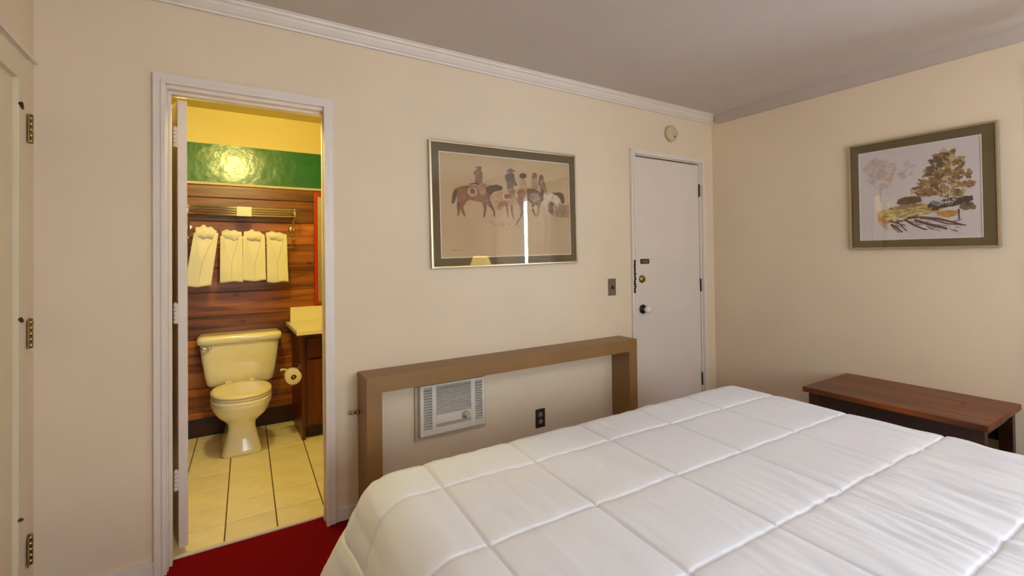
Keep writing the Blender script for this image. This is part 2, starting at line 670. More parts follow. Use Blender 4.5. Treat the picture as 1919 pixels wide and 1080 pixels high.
# door_2: closed white flush door -----------------------------------------
t = bpy.data.objects.new('door_2', None)
COL.objects.link(t)
struct(t, 'closed flat white door with deadbolt in the doorway wall')
DY = 0.006
bx('door_leaf', 'door_paint', t, D2L + 0.008, D2R - 0.008, DY, DY + 0.04, 0.012, D2T - 0.014, bev=0.003)
bx('backing', 'black', t, D2L, D2R, DY + 0.05, DY + 0.055, 0, D2T)
for z in (1.83, 1.05, 0.28):
    hinge(t, (D2R - 0.006, DY - 0.006, z), (1, 0), h=0.1, material='bronze')
# id plate with raised border and tiny raised characters
pl = MB().box(2.684, 2.778, DY - 0.005, DY, 1.238, 1.275, 0.003).build('number_plate', 'bronze', t)
q = MB()
for i, x in enumerate((2.700, 2.713, 2.726, 2.739, 2.752)):
    q.box(x, x + 0.008, DY - 0.0065, DY - 0.005, 1.249, 1.264)
q.build('raised_characters', 'brass', pl)
q = MB().lathe([(0.030, 0), (0.030, -0.006), (0.024, -0.014), (0.018, -0.017), (0.001, -0.018)], c=(2.697, DY, 1.125), axis='Y', seg=24)
db = q.build('deadbolt', 'brass', t)
q = MB().box(2.692, 2.702, DY - 0.034, DY - 0.016, 1.108, 1.142, 0.004)
q.build('thumb_turn', 'brass', db)
q = MB().lathe([(0.034, 0), (0.034, -0.010), (0.022, -0.016), (0.012, -0.018)], c=(2.700, DY, 0.900), axis='Y', seg=24)
ro = q.build('rose', 'black', t)
q = MB().lathe([(0.012, -0.016), (0.012, -0.034), (0.022, -0.040), (0.029, -0.052), (0.029, -0.062), (0.022, -0.072), (0.001, -0.075)], c=(2.700, DY, 0.900), axis='Y', seg=24)
q.build('door_knob', 'knob_white', ro)
# chewed latch guard down the edge of the casing
q = MB()
random.seed(4)
for i in range(13):
    z = 1.03 + i * 0.0185
    q.box(2.588 + random.uniform(-.004, .003), 2.602 + random.uniform(-.003, .004), DY - 0.034, DY - 0.022, z, z + 0.013 + random.uniform(-.002, .004), 0.001)
q.box(2.591, 2.599, DY - 0.030, DY - 0.020, 1.026, 1.268)
q.build('latch_guard', 'dark_metal', t)

# door_3: closet door in the left wall --------------------------------------
t = bpy.data.objects.new('door_3', None)
COL.objects.link(t)
struct(t, 'cream closet door with recessed panel at the room corner')
bx('stile', 'closet_paint', t, XL - 0.03, XL + 0.002, -0.165, CL1 - 0.004, 0.012, CLT - 0.004, bev=.003)
bx('stile', 'closet_paint', t, XL - 0.03, XL + 0.002, CL0 + .004, CL0 + .10, 0.012, CLT - 0.004, bev=.003)
bx('rail', 'closet_paint', t, XL - 0.03, XL + 0.002, CL0 + .10, -0.165, CLT - 0.098, CLT - 0.004, bev=.003)
bx('rail', 'closet_paint', t, XL - 0.03, XL + 0.002, CL0 + .10, -0.165, 0.012, 0.16, bev=.003)
bx('panel', 'closet_paint', t, XL - 0.026, XL - 0.014, CL0 + .10, -0.165, 0.16, CLT - 0.098)
for z, dy in ((1.795, -.068), (1.045, -.062), (0.262, -.045)):
    hg = hinge(t, (XL + 0.008, -0.068, z), (0, -1), h=0.105, r=.008, material='brass', leaf=.026)
for z in (1.853, 1.097, 0.402):
    q = MB().tube([(XL + 0.004, -0.135, z), (XL + .006, -0.165, z + .012)], [0.004, 0.007], 8)
    q.build('catch', 'bronze', t)
tr = bx('trim_5', 'trim_paint', None, XL, XL + 0.012, CL0 - 0.05, -0.002, CLT + 0.004, CLT + 0.018, bev=.002)
struct(tr, 'thin ledge above the closet door')
bx('closet_back', 'black', t, XL - 0.10, XL - 0.095, CL0, CL1, 0, CLT)

# ================================================================== BATHROOM SHELL
b = bx('floor_bathroom', 'grout', None, BXL, BXR, 0.085, BYB + 0.02, -0.08, -0.004)
struct(b, 'pale yellow square tile floor in the bathroom')
c = bx('ceiling_bathroom', 'bath_paint', None, BXL - T, BXR + T, T, BYB + T, BHC, BHC + 0.1)
struct(c, 'bathroom ceiling')
wb = MB().box(BXL, BXR, BYB + 0.014, BYB + T, 0, BHC).build('wall_bathroom_back', 'bath_paint')
struct(wb, 'bathroom back wall with cedar planks, green band and yellow top')
wl = MB().box(BXL - T, BXL, T, BYB + T, 0, BHC).build('wall_bathroom_left', 'base_wood')
struct(wl, 'dark wood bathroom side wall')
wr = MB().box(BXR, BXR + T, T, BYB + T, 0, BHC).build('wall_bathroom_right', 'bath_paint')
struct(wr, 'bathroom wall at the vanity end')
bx('yellow_band', 'bath_paint', wb, BXL, BXR, BYB - 0.002, BYB + 0.014, 2.187, BHC)
bx('green_band', 'green_gloss', wb, BXL, BXR, BYB - 0.004, BYB + 0.014, 1.895, 2.187)
bx('band_trim', 'ac_trim', wb, BXL, BXR, BYB - 0.016, BYB + 0.014, 1.876, 1.895, bev=.003)
z = 0.0
edges = [0.0, 0.174, 0.353, 0.532, 0.711, 0.880, 1.060, 1.240, 1.420, 1.600, 1.780, 1.876]
for z0, z1 in zip(edges, edges[1:]):
    o = MB().box(BXL, BXR, -0.008, 0.012, 0.0015, z1 - z0 - 0.0015, 0.004, 1).build('plank', 'cedar', wb)
    o.location = (0, BYB + 0.002, z0)
bb = bx('baseboard_bathroom', 'base_wood', None, BXL, BXR, BYB - 0.022, BYB - 0.006, 0, 0.13, bev=.004)
struct(bb, 'dark wood baseboard behind the toilet')
# floor tiles, each its own piece
tile_me = None
TS = 0.2235
SK = 0.047
for j in range(0, 8):
    y0 = 0.288 + (j - 1) * TS + 0.003
    y1 = y0 + TS - 0.006
    y0c, y1c = max(y0, 0.1), min(y1, BYB - 0.025)
    if y1c - y0c < 0.02:
        continue
    for i in range(-5, 7):
        x0 = 0.02 + i * TS + 0.003
        x1 = x0 + TS - 0.006
        if x1 + SK * 1.7 > BXR or x0 < BXL:
            continue
        pts = [(x0 + SK * y0c, y0c), (x1 + SK * y0c, y0c), (x1 + SK * y1c, y1c), (x0 + SK * y1c, y1c)]
        ox, oy = pts[0]
        q = MB()
        q.loft([[Vector((x - ox, y - oy, -0.004)) for x, y in pts],
                [Vector((x - ox, y - oy, -0.0015)) for x, y in pts],
                [Vector((x - ox + (0.002 if k in (0, 3) else -0.002), y - oy + (0.002 if k < 2 else -0.002), 0.0)) for k, (x, y) in enumerate(pts)]], smooth=False)
        o = q.build('tile', 'tile', b)
        o.location = (ox, oy, 0)
th = bx('trim_6', 'trim_paint', None, D1L + .004, D1R - .004, 0.078, 0.10, -0.01, 0.008, bev=.004)
struct(th, 'pale threshold strip between carpet and tiles')

# ================================================================== BATHROOM THINGS
# ceiling light
t = thing('ceiling_light', 'round warm glass light on the bathroom ceiling', 'light', (0.16, 0.36, BHC))
MB().lathe([(0.13, 0), (0.13, -0.018), (0.11, -0.026)], seg=32).build('base', 'chrome', t)
MB().lathe([(0.12, -0.02), (0.125, -0.05), (0.105, -0.085), (0.06, -0.105), (0.001, -0.11)], seg=32, cap=False).build('glass_bowl', 'globe_glass', t)
l = bpy.data.lights.new('bulb', 'POINT')
l.energy = 38
l.color = (1.0, 0.84, 0.27)
l.shadow_soft_size = 0.06
lo = bpy.data.objects.new('bulb', l)
COL.objects.link(lo)
lo.location = (0, 0, -0.17)
lo.parent = t

# toilet
TX = 0.143
t = thing('toilet', 'cream two piece toilet with closed lid in the bathroom', 'toilet', (TX, 1.30, 0))
S = []
def sec(z, a, cy, back, front, n):
    S.append(superellipse(0, cy, a, back, n, z, 44, front))
sec(0.000, 0.118, 0.02, 0.30, 0.150, 7)
sec(0.012, 0.120, 0.02, 0.30, 0.152, 7)
sec(0.030, 0.114, 0.02, 0.30, 0.146, 7)
sec(0.100, 0.098, 0.02, 0.29, 0.130, 6)
sec(0.170, 0.082, 0.02, 0.28, 0.114, 6)
sec(0.205, 0.088, 0.01, 0.28, 0.120, 3.2)
sec(0.235, 0.118, 0.00, 0.27, 0.160, 2.6)
sec(0.270, 0.150, -0.02, 0.27, 0.200, 2.3)
sec(0.310, 0.172, -0.03, 0.27, 0.225, 2.2)
sec(0.345, 0.182, -0.03, 0.27, 0.238, 2.2)
sec(0.352, 0.184, -0.03, 0.27, 0.240, 2.2)
sec(0.358, 0.180, -0.03, 0.27, 0.236, 2.2)
sec(0.366, 0.184, -0.03, 0.27, 0.240, 2.2)
sec(0.384, 0.184, -0.03, 0.27, 0.240, 2.2)
sec(0.390, 0.178, -0.03, 0.265, 0.234, 2.2)
MB().loft(S).build('bowl', 'porcelain', t)
MB().loft([superellipse(0, -0.03, 0.182 - d, 0.215 - d, 2.2, z, 44, 0.240 - d) for z, d in ((0.391, 0.006), (0.394, 0.0), (0.404, 0.0), (0.408, 0.006))]).build('seat', 'seat_plastic', t)
MB().loft([superellipse(0, -0.03, 0.184 - d, 0.215 - d, 2.2, z, 44, 0.244 - d) for z, d in ((0.409, 0.008), (0.412, 0.001), (0.419, 0.0), (0.427, 0.006), (0.431, 0.022), (0.433, 0.08))]).build('lid', 'seat_plastic', t)
for sx in (-0.075, 0.075):
    bx('lid_hinge', 'seat_plastic', t, sx - 0.02, sx + 0.02, 0.185, 0.215, 0.40, 0.432, bev=0.006)
R = []
for z, a, d in ((0.388, 0.150, 0.06), (0.392, 0.200, 0.08), (0.41, 0.216, 0.09), (0.47, 0.228, 0.095), (0.60, 0.246, 0.098), (0.69, 0.256, 0.10), (0.705, 0.257, 0.10)):
    R.append([Vector((v.x, v.y, v.z)) for v in superellipse(0.008, 0.328, a, d, 7, z, 48)])
tank = MB().loft(R).build('tank', 'porcelain', t)
MB().loft([superellipse(0.008, 0.326, a, d, 9, z, 48) for z, a, d in ((0.700, 0.262, 0.106), (0.706, 0.272, 0.114), (0.738, 0.274, 0.116), (0.752, 0.268, 0.110), (0.760, 0.250, 0.095), (0.762, 0.22, 0.07))]).build('tank_lid', 'porcelain', t)
q = MB().lathe([(0.014, 0), (0.014, -0.008), (0.008, -0.014)], c=(-0.19, 0.232, 0.675), axis='Y', seg=16)
q.tube([(-0.19, 0.216, 0.675), (-0.215, 0.212, 0.678), (-0.25, 0.214, 0.682)], [0.006, 0.006, 0.008], 10)
q.build('flush_handle', 'chrome', t)

# vanity
t = thing('vanity_cabinet', 'dark wood vanity cabinet beside the toilet', 'cabinet', (0.517, 1.22, 0))
bx('side_panel', 'vanity_wood', t, 0.0, 0.02, 0.0, 0.525, 0.0, 0.77, bev=.002)
bx('body', 'vanity_wood', t, 0.02, 0.815, 0.012, 0.525, 0.09, 0.77)
bx('toe_kick', 'base_wood', t, 0.02, 0.815, 0.06, 0.525, 0.0, 0.09)
bx('face_rail', 'vanity_wood', t, 0.02, 0.815, 0.0, 0.012, 0.735, 0.77)
for i, x in enumerate((0.034, 0.43)):
    d = bx('drawer', 'vanity_wood', t, x, x + 0.375, -0.014, 0.012, 0.592, 0.728, bev=.005)
    q = MB().lathe([(0.006, 0), (0.006, -0.012), (0.014, -0.018), (0.012, -0.026), (0.001, -0.028)], c=(x + 0.187, -0.014, 0.66), axis='Y', seg=16)
    q.build('knob', 'brass', d)
    q = MB().box(x, x + 0.375, -0.014, 0.012, 0.11, 0.572, 0.005)
    q.box(x + .06, x + .315, -0.02, -0.014, 0.17, 0.512, 0.005)
    d = q.build('door', 'vanity_wood', t)
    q = MB().lathe([(0.006, 0), (0.006, -0.012), (0.014, -0.018), (0.012, -0.026), (0.001, -0.028)], c=(x + (0.345 if i == 0 else .03), -0.014, 0.53), axis='Y', seg=16)
    q.build('knob', 'brass', d)
t = thing('vanity_counter', 'cream vanity worktop with splashback under the mirror', 'worktop', (0.50, 1.10, 0.77))
q = MB().box(-0.028, 0.85, 0.02, 0.645, 0.0, 0.030, 0.005)
q.build('worktop', 'counter', t)
bx('backsplash', 'counter', t, 0.004, 0.85, 0.62, 0.645, 0.030, 0.145, bev=.004)

# mirror
t = thing('wall_mirror', 'red framed mirror over the vanity', 'mirror', (0.69, BYB - 0.006, 0.92))
bx('glass', 'mirror', t, 0.022, 0.56, -0.008, 0.0, 0.02, 0.915)
bx('frame_stile', 'red_paint', t, 0.0, 0.028, -0.024, 0.0, 0.0, 0.938, bev=.003)
bx('frame_stile', 'red_paint', t, 0.552, 0.58, -0.024, 0.0, 0.0, 0.938, bev=.003)
bx('frame_rail', 'red_paint', t, 0.028, 0.552, -0.022, 0.0, 0.0, 0.026, bev=.003)
bx('frame_rail', 'red_paint', t, 0.028, 0.552, -0.022, 0.0, 0.908, 0.938, bev=.003)

# toilet paper holder + roll
t = thing('paper_holder', 'small chrome and white paper holder on the vanity side', 'holder', (0.517, 1.275, 0.47))
q = MB().box(-0.006, 0.0, 0.03, 0.08, 0.0, 0.06, 0.002)
q.tube([(-0.004, 0.055, 0.03), (-0.03, 0.055, 0.03), (-0.053, 0.05, -0.008), (-0.053, -0.05, -0.008)], 0.006, 8)
q.build('arm', 'chrome', t)
q = MB().tube([(-0.053, 0.055, 0.0), (-0.085, 0.055, 0.03), (-0.115, 0.05, 0.036), (-0.128, 0.05, 0.030)], [0.006, 0.006, 0.008, 0.010], 10)
q.build('lever', 'paper_white', t)
q = MB()
q.lathe([(0.019, -0.048), (0.050, -0.048), (0.053, -0.046), (0.053, 0.046), (0.050, 0.048), (0.019, 0.048), (0.019, -0.048)], axis='Y', seg=32, cap=False)
tp = q.build('toilet_roll', 'paper_white')
tp.location = (0.464, 1.27, 0.462)
tag(tp, 'white toilet paper roll hanging beside the vanity', 'toilet roll')

# towel rack
t = thing('towel_rack', 'chrome hotel towel shelf on the cedar wall', 'towel rack', (0.175, BYB - 0.008, 1.55))
for k, (yy, zz) in enumerate(((-0.02, 0.100), (-0.08, 0.114), (-0.14, 0.127), (-0.195, 0.140))):
    MB().tube([(-0.36, yy, zz), (0.36, yy, zz)], 0.006, 10).build('shelf_bar', 'chrome', t)
MB().tube([(-0.36, -0.205, 0.086), (0.36, -0.205, 0.086)], 0.006, 10).build('front_rail', 'chrome', t)
for sx in (-0.345, 0.345):
    q = MB()
    q.lathe([(0.026, 0.0), (0.026, -0.008), (0.015, -0.014)], c=(sx, 0, 0.0), axis='Y', seg=20)
    q.tube([(sx, -0.01, 0.0), (sx, -0.05, 0.005), (sx, -0.10, 0.055), (sx, -0.19, 0.085), (sx, -0.205, 0.090), (sx, -0.20, 0.140)], 0.007, 10)
    q.tube([(sx, -0.0, 0.095), (sx, -0.2, 0.141)], 0.007, 10)
    q.tube([(sx, -0.03, 0.0), (sx, -0.06, -0.05), (sx, -0.12, -0.08), (sx, -0.14, -0.08)], 0.006, 10)
    q.tube([(sx, -0.05, -0.04), (sx, -0.05, -0.145), (sx, -0.06, -0.15)], 0.005, 10)
    q.build('bracket', 'chrome', t)
MB().tube([(-0.36, -0.135, -0.08), (0.36, -0.135, -0.08)], 0.006, 10).build('towel_bar', 'chrome', t)
MB().tube([(-0.36, -0.06, -0.15), (0.36, -0.06, -0.15)], 0.005, 10).build('towel_bar', 'chrome', t)
q = MB().box(-0.048, 0.048, -0.216, -0.185, 0.078, 0.148, 0.004)
q.build('badge', 'ac_plastic', t)


# towels -------------------------------------------------------------------
def towel(xc, wid, ztop, zbot, lean, label, seed, cap_l, cap_r, cap_h):
    """folded towel over the bar: back layer, two front flaps leaving a V, rolled top"""
    t = thing('towel', label, 'towel', (xc, BYB - 0.143, ztop), group='white towels folded over the towel bar')
    H = ztop - zbot
    rnd = random.Random(seed)
    ph = rnd.uniform(0, 6)

    def P(u, v, y):
        x = (u - 0.5) * wid * (1 + 0.06 * v) + lean * v
        z = -v * H + 0.004 * math.sin(u * 7 + ph)
        return Vector((x, y + 0.004 * math.sin(u * 5 + ph) * v + 0.003 * math.sin(v * 9 + ph), z))
    def sheet(u0, u1, f0, y, th, v0=lambda u: 0.0, v1=lambda u: 1.0):
        q = MB()
        nu, nv = 14, 26
        def loop(side):
            return lambda a, b: P(u0 + (u1 - u0) * a, v0(u0 + (u1 - u0) * a) + (v1(u0 + (u1 - u0) * a) - v0(u0 + (u1 - u0) * a)) * b,
                                  y + (th if side else 0) - 0.004 * (1 - (2 * a - 1) ** 6) * (0 if side else 1))
        q.grid(nu, nv, loop(0))
        q.grid(nu, nv, loop(1))
        # edge walls
        for side_fn in (lambda b: (0, b), lambda b: (1, b)):
            q.grid(1, nv, lambda s, b: loop(1 if s > .5 else 0)(*side_fn(b)))
        q.grid(nu, 1, lambda a, s: loop(1 if s > .5 else 0)(a, 1))
        q.grid(nu, 1, lambda a, s: loop(1 if s > .5 else 0)(a, 0))
        bmesh.ops.remove_doubles(q.bm, verts=q.bm.verts[:], dist=1e-5)
        return q
    sheet(0.0, 1.0, 0, -0.006, 0.020).build('back_layer', 'towel_white', t)
    # flaps: narrow at top, meeting at the bottom of the V at about half height
    vm = 0.55 + rnd.uniform(-.05, .05)
    def flap(sgn):
        q = MB()
        nu, nv = 10, 24
        def fn(side):
            def g(a, b):
                inner = 0.5 - 0.36 * max(0, 1 - b / vm) ** 0.9
                u = (a * inner) if sgn < 0 else (1 - a * inner)
                return P(u, b, -0.034 + 0.010 * (1 - a) + (0.014 if side else 0))
            return g
        q.grid(nu, nv, fn(0))
        q.grid(nu, nv, fn(1))
        q.grid(1, nv, lambda s, b: fn(1 if s > .5 else 0)(1, b))
        q.grid(1, nv, lambda s, b: fn(1 if s > .5 else 0)(0, b))
        q.grid(nu, 1, lambda a, s: fn(1 if s > .5 else 0)(a, 1))
        q.grid(nu, 1, lambda a, s: fn(1 if s > .5 else 0)(a, 0))
        bmesh.ops.remove_doubles(q.bm, verts=q.bm.verts[:], dist=1e-5)
        return q.build('front_fold', 'towel_white', t)
    flap(-1)
    flap(1)
    # hem band
    # rolled / fanned washcloth tucked over the bar
    q = MB()
    rings = []
    n = 15
    for i in range(n + 1):
        a = i / n
        x = cap_l + (cap_r - cap_l) * a
        env = (math.sin(PI * min(1, max(0, 0.08 + 0.84 * a)))) ** 0.45
        hh = cap_h * env * (0.9 + 0.12 * math.sin(a * 17 + ph))
        ring = []
        for k in range(20):
            th_ = 2 * PI * k / 20
            rr = 1 + 0.10 * math.sin(3 * th_ + ph + a * 5) + 0.06 * noise.noise(Vector((a * 6, th_, seed)))
            ring.append(Vector((x, -0.006 + 0.030 * env * rr * math.cos(th_), hh * 0.5 * rr * math.sin(th_) + 0.012 - 0.012 * a * (1 if cap_r > 0 else 0))))
        rings.append(ring)
    q.loft(rings).build('rolled_top', 'towel_white', t)
    return t


G = 'white folded towel hanging'
towel(-0.062, 0.150, 1.500, 1.118, -0.052, 'white folded towel nearest the bathroom door, hanging lowest and leaning', 3, -0.066, 0.064, 0.105)
towel(0.094, 0.140, 1.486, 1.142, 0.0, 'white folded towel, second from the bathroom door', 5, -0.062, 0.068, 0.085)
towel(0.241, 0.146, 1.480, 1.146, 0.002, 'white folded towel, second from the mirror', 8, -0.068, 0.070, 0.088)
towel(0.396, 0.140, 1.480, 1.130, 0.006, 'white folded towel hanging nearest the mirror', 11, -0.075, 0.07, 0.078)

# ================================================================== HEADBOARD
t = thing('headboard', 'tan open frame headboard against the wall below the horse picture', 'headboard', (0.608, 0, 0))
HW, HT, HD = 1.84, 0.728, 0.17
q = MB().prism([(0, HT), (HW, HT), (HW - 0.075, HT - 0.080), (0.075, HT - 0.080)], lambda u, v, s: Vector((u, (-HD, 0)[s], v)))
q.build('top_rail', 'laminate', t)
q = MB().prism([(0, HT), (0.075, HT - 0.080), (0.075, 0), (0, 0)], lambda u, v, s: Vector((u, (-HD, 0)[s], v)))
q.build('post', 'laminate', t)
q = MB().prism([(HW, HT), (HW, 0), (HW - 0.075, 0), (HW - 0.075, HT - 0.080)], lambda u, v, s: Vector((u, (-HD, 0)[s], v)))
q.build('post', 'laminate', t)
q = MB().tube([(0.0, -0.03, 0.53), (-0.028, -0.03, 0.531), (-0.045, -0.03, 0.533)], [0.006, 0.006, 0.010], 10)
q.lathe([(0.012, -0.012), (0.012, -0.004)], c=(0, -0.03, 0.53), axis='X', seg=6)
q.build('bolt', 'brass', t)

# ================================================================== WALL AIR CONDITIONER
t = thing('air_conditioner', 'white wall air conditioner inside the open headboard', 'air conditioner', (0.908, 0, 0.305))
bx('wall_flange', 'ac_trim', t, 0.0, 0.436, -0.014, 0.0, 0.0, 0.294, bev=.003)
FY = -0.045
X0, X1, Z0, Z1 = 0.018, 0.416, 0.030, 0.303
q = MB()
# face plate with three openings
lx0, lx1 = 0.038, 0.086
cx0, cx1 = 0.111, 0.323
rx0, rx1 = 0.350, 0.396
def fb(x0, x1, z0, z1):
    q.box(x0, x1, FY, -0.014, z0, z1, 0.0015, 1)
fb(X0, lx0, Z0, Z1)
fb(lx1, cx0, Z0, Z1)
fb(cx1, rx0, Z0, Z1)
fb(rx1, X1, Z0, Z1)
fb(lx0, lx1, Z0, 0.066)
fb(lx0, lx1, 0.289, Z1)
fb(rx0, rx1, Z0, 0.066)
fb(rx0, rx1, 0.287, Z1)
fb(cx0, cx1, 0.291, Z1)
fb(cx0, cx1, 0.085, 0.135)
fb(cx0, cx1, Z0, 0.068)
q.build('face_plate', 'ac_plastic', t)
bx('inner_box', 'ac_dark', t, X0 + .01, X1 - .01, -0.024, -0.0142, Z0 + .01, Z1 - .01)
def slats(x0, x1, z0, z1, n):
    me = None
    p = (z1 - z0) / n
    for i in range(n):
        if me is None:
            o = MB().prism([(-0.042, -0.2 * p), (-0.026, 0.10 * p), (-0.026, 0.30 * p), (-0.042, 0.0)], lambda u, v, s: Vector(((x0, x1)[s], u, v))).build('slat', 'ac_plastic', t)
            me = o.data
        else:
            o = link('slat', me, None, t)
        o.location = (0, 0, z0 + (i + 0.5) * p)
slats(lx0, lx1, 0.066, 0.289, 15)
slats(cx0, cx1, 0.135, 0.291, 13)
slats(rx0, rx1, 0.066, 0.287, 15)
slats(cx0, cx1, 0.068, 0.085, 2)
q = MB().lathe([(0.022, 0), (0.022, -0.006), (0.015, -0.009), (0.014, -0.018), (0.001, -0.019)], c=(0.289, FY, 0.108), axis='Y', seg=24)
k = q.build('dial', 'ac_trim', t)
bx('pointer', 'ac_plastic', k, 0.286, 0.292, FY - 0.024, FY - 0.017, 0.094, 0.122, bev=.001)

# ================================================================== OUTLET, SWITCH, DETECTOR
t = thing('power_outlet', 'dark brown wall outlet below the headboard rail', 'outlet', (1.745, 0, 0.273))
bx('plate', 'outlet_brown', t, -0.036, 0.036, -0.006, 0, -0.059, 0.059, bev=.003)
for z in (0.022, -0.022):
    r = MB().lathe([(0.016, 0), (0.016, -0.003), (0.001, -0.0032)], c=(0, -0.006, z), axis='Y', seg=18).build('receptacle', 'outlet_face', t)
    q = MB()
    q.box(-0.008, -0.005, -0.0100, -0.0088, z - 0.001, z + 0.009)
    q.box(0.005, 0.008, -0.0100, -0.0088, z - 0.001, z + 0.009)
    q.box(-0.003, 0.003, -0.0100, -0.0088, z - 0.011, z - 0.006)
    q.build('slots', 'black', r)
t = thing('light_switch', 'bronze light switch plate beside the white door', 'switch', (2.384, 0, 1.079))
bx('plate', 'switch_metal', t, -0.036, 0.036, -0.006, 0, -0.060, 0.060, bev=.003)
q = MB().box(-0.006, 0.006, -0.008, -0.006, -0.013, 0.013, 0.001)
q.box(-0.005, 0.005, -0.020, -0.006, -0.010, 0.004, 0.002)
q.build('toggle', 'black', t)
t = thing('smoke_detector', 'round beige smoke detector above the white door', 'smoke detector', (3.033, 0, 2.256))
MB().lathe([(0.064, 0), (0.064, -0.020), (0.060, -0.030), (0.048, -0.036), (0.020, -0.038), (0.001, -0.038)], axis='Y', seg=32).build('housing', 'detector_plastic', t)
q = MB().lathe([(0.007, -0.037), (0.007, -0.040), (0.001, -0.0405)], c=(0.012, 0, -0.026), axis='Y', seg=12)
q.build('test_button', 'black', t)


# ================================================================== PICTURES
def homography(src, dst):
    A = []
    B = []
    for (x, y), (u, v) in zip(src, dst):
        A.append([x, y, 1, 0, 0, 0, -u * x, -u * y])
        B.append(u)
        A.append([0, 0, 0, x, y, 1, -v * x, -v * y])
        B.append(v)
    h = np.linalg.solve(np.array(A, float), np.array(B, float))
    def fn(x, y):
        w_ = h[6] * x + h[7] * y + 1
        return ((h[0] * x + h[1] * y + h[2]) / w_, (h[3] * x + h[4] * y + h[5]) / w_)
    return fn


def picture(name, label, W_, H_, mb, paper, loc, rot, art, mapping, base_rgb, fade, fr=0.011):
    """local: x along width (centre 0), z up, -y towards the room"""
    t = thing(name, label, 'picture', loc, rot)
    bx('backing', 'mat_board', t, -W_ / 2 + .003, W_ / 2 - .003, -0.012, -0.001, -H_ / 2 + .003, H_ / 2 - .003)
    l_, r_, b_, t_ = mb
    q = MB()
    px0, px1, pz0, pz1 = -W_ / 2 + l_, W_ / 2 - r_, -H_ / 2 + b_, H_ / 2 - t_
    pr = bx('print', paper, t, px0 - .01, px1 + .01, -0.0125, -0.012, pz0 - .01, pz1 + .01)
    q = MB()
    w2, h2 = W_ / 2 - 0.004, H_ / 2 - 0.004
    q.box(-w2, px0, -0.0162, -0.0126, -h2, h2)
    q.box(px1, w2, -0.0162, -0.0126, -h2, h2)
    q.box(px0, px1, -0.0162, -0.0126, -h2, pz0)
    q.box(px0, px1, -0.0162, -0.0126, pz1, h2)
    q.build('mat_board', 'mat_board', t)
    q = MB()
    e = 0.004
    q.box(px0 - .0005, px0 + e, -0.0168, -0.0126, pz0, pz1)
    q.box(px1 - e, px1 + .0005, -0.0168, -0.0126, pz0, pz1)
    q.box(px0 + e, px1 - e, -0.0168, -0.0126, pz0 - .0005, pz0 + e)
    q.box(px0 + e, px1 - e, -0.0168, -0.0126, pz1 - e, pz1 + .0005)
    q.build('mat_bevel', 'bevel_white', t)
    for a in ('l', 'r'):
        x0 = -W_ / 2 if a == 'l' else W_ / 2 - fr
        bx('frame_side', 'gold_frame', t, x0, x0 + fr, -0.024, 0, -H_ / 2, H_ / 2, bev=.0025)
    for z0 in (-H_ / 2, H_ / 2 - fr):
        bx('frame_rail', 'gold_frame', t, -W_ / 2 + fr, W_ / 2 - fr, -0.024, 0, z0, z0 + fr, bev=.0025)
    bx('glass_pane', 'picture_glass', t, -W_ / 2 + fr * .8, W_ / 2 - fr * .8, -0.0205, -0.0185, -H_ / 2 + fr * .8, H_ / 2 - fr * .8)
    # ink shapes printed on the sheet
    verts, faces, cols = [], [], []
    step = 0.0028 / max(1, len(art))
    for k, (pts, rgb) in enumerate(art):
        i0 = len(verts)
        for (x, y) in pts:
            u, v = mapping(x, y)
            u = min(1, max(0, u))
            v = min(1, max(0, v))
            verts.append((px0 + u * (px1 - px0), -0.0126 - step * (k + 1), pz1 - v * (pz1 - pz0)))
        faces.append(list(range(i0, len(verts))))
        cols += [(*s2l(tuple(rgb[i] + (base_rgb[i] - rgb[i]) * fade for i in range(3))), 1)] * len(pts)
    me = bpy.data.meshes.new('printed_ink')
    me.from_pydata(verts, [], faces)
    ca = me.color_attributes.new('Col', 'FLOAT_COLOR', 'CORNER')
    ca.data.foreach_set('color', [c for q_ in cols for c in q_])
    o = link('printed_ink', me, 'ink', pr)
    tag(o, kind='stuff')
    return t


def ell(cx, cy, rx, ry, n=18, jit=0.0, rnd=None, rot=0.0):
    out = []
    for i in range(n):
        a = 2 * PI * i / n
        j = 1 + (rnd.uniform(-jit, jit) if rnd else 0)
        x, y = rx * math.cos(a) * j, ry * math.sin(a) * j
        out.append((cx + x * math.cos(rot) - y * math.sin(rot), cy + x * math.sin(rot) + y * math.cos(rot)))
    return out


def stroke(pts, w0, w1):
    n = len(pts)
    L_, R_ = [], []
    for i, p in enumerate(pts):
        a = pts[max(0, i - 1)]
        b_ = pts[min(n - 1, i + 1)]
        dx, dy = b_[0] - a[0], b_[1] - a[1]
        d = math.hypot(dx, dy) or 1
        ww = w0 + (w1 - w0) * i / (n - 1)
        L_.append((p[0] - dy / d * ww / 2, p[1] + dx / d * ww / 2))
        R_.append((p[0] + dy / d * ww / 2, p[1] - dx / d * ww / 2))
    return L_ + R_[::-1]


BR, DK, TN, LT, MD = (118, 74, 48), (62, 42, 32), (172, 138, 102), (206, 182, 148), (146, 106, 72)
A = []
# hazy patch painted in for the curtain reflection on the glass
A.append(([(900, 590), (1000, 550), (1078, 560), (1078, 650), (960, 640)], (150, 118, 88)))
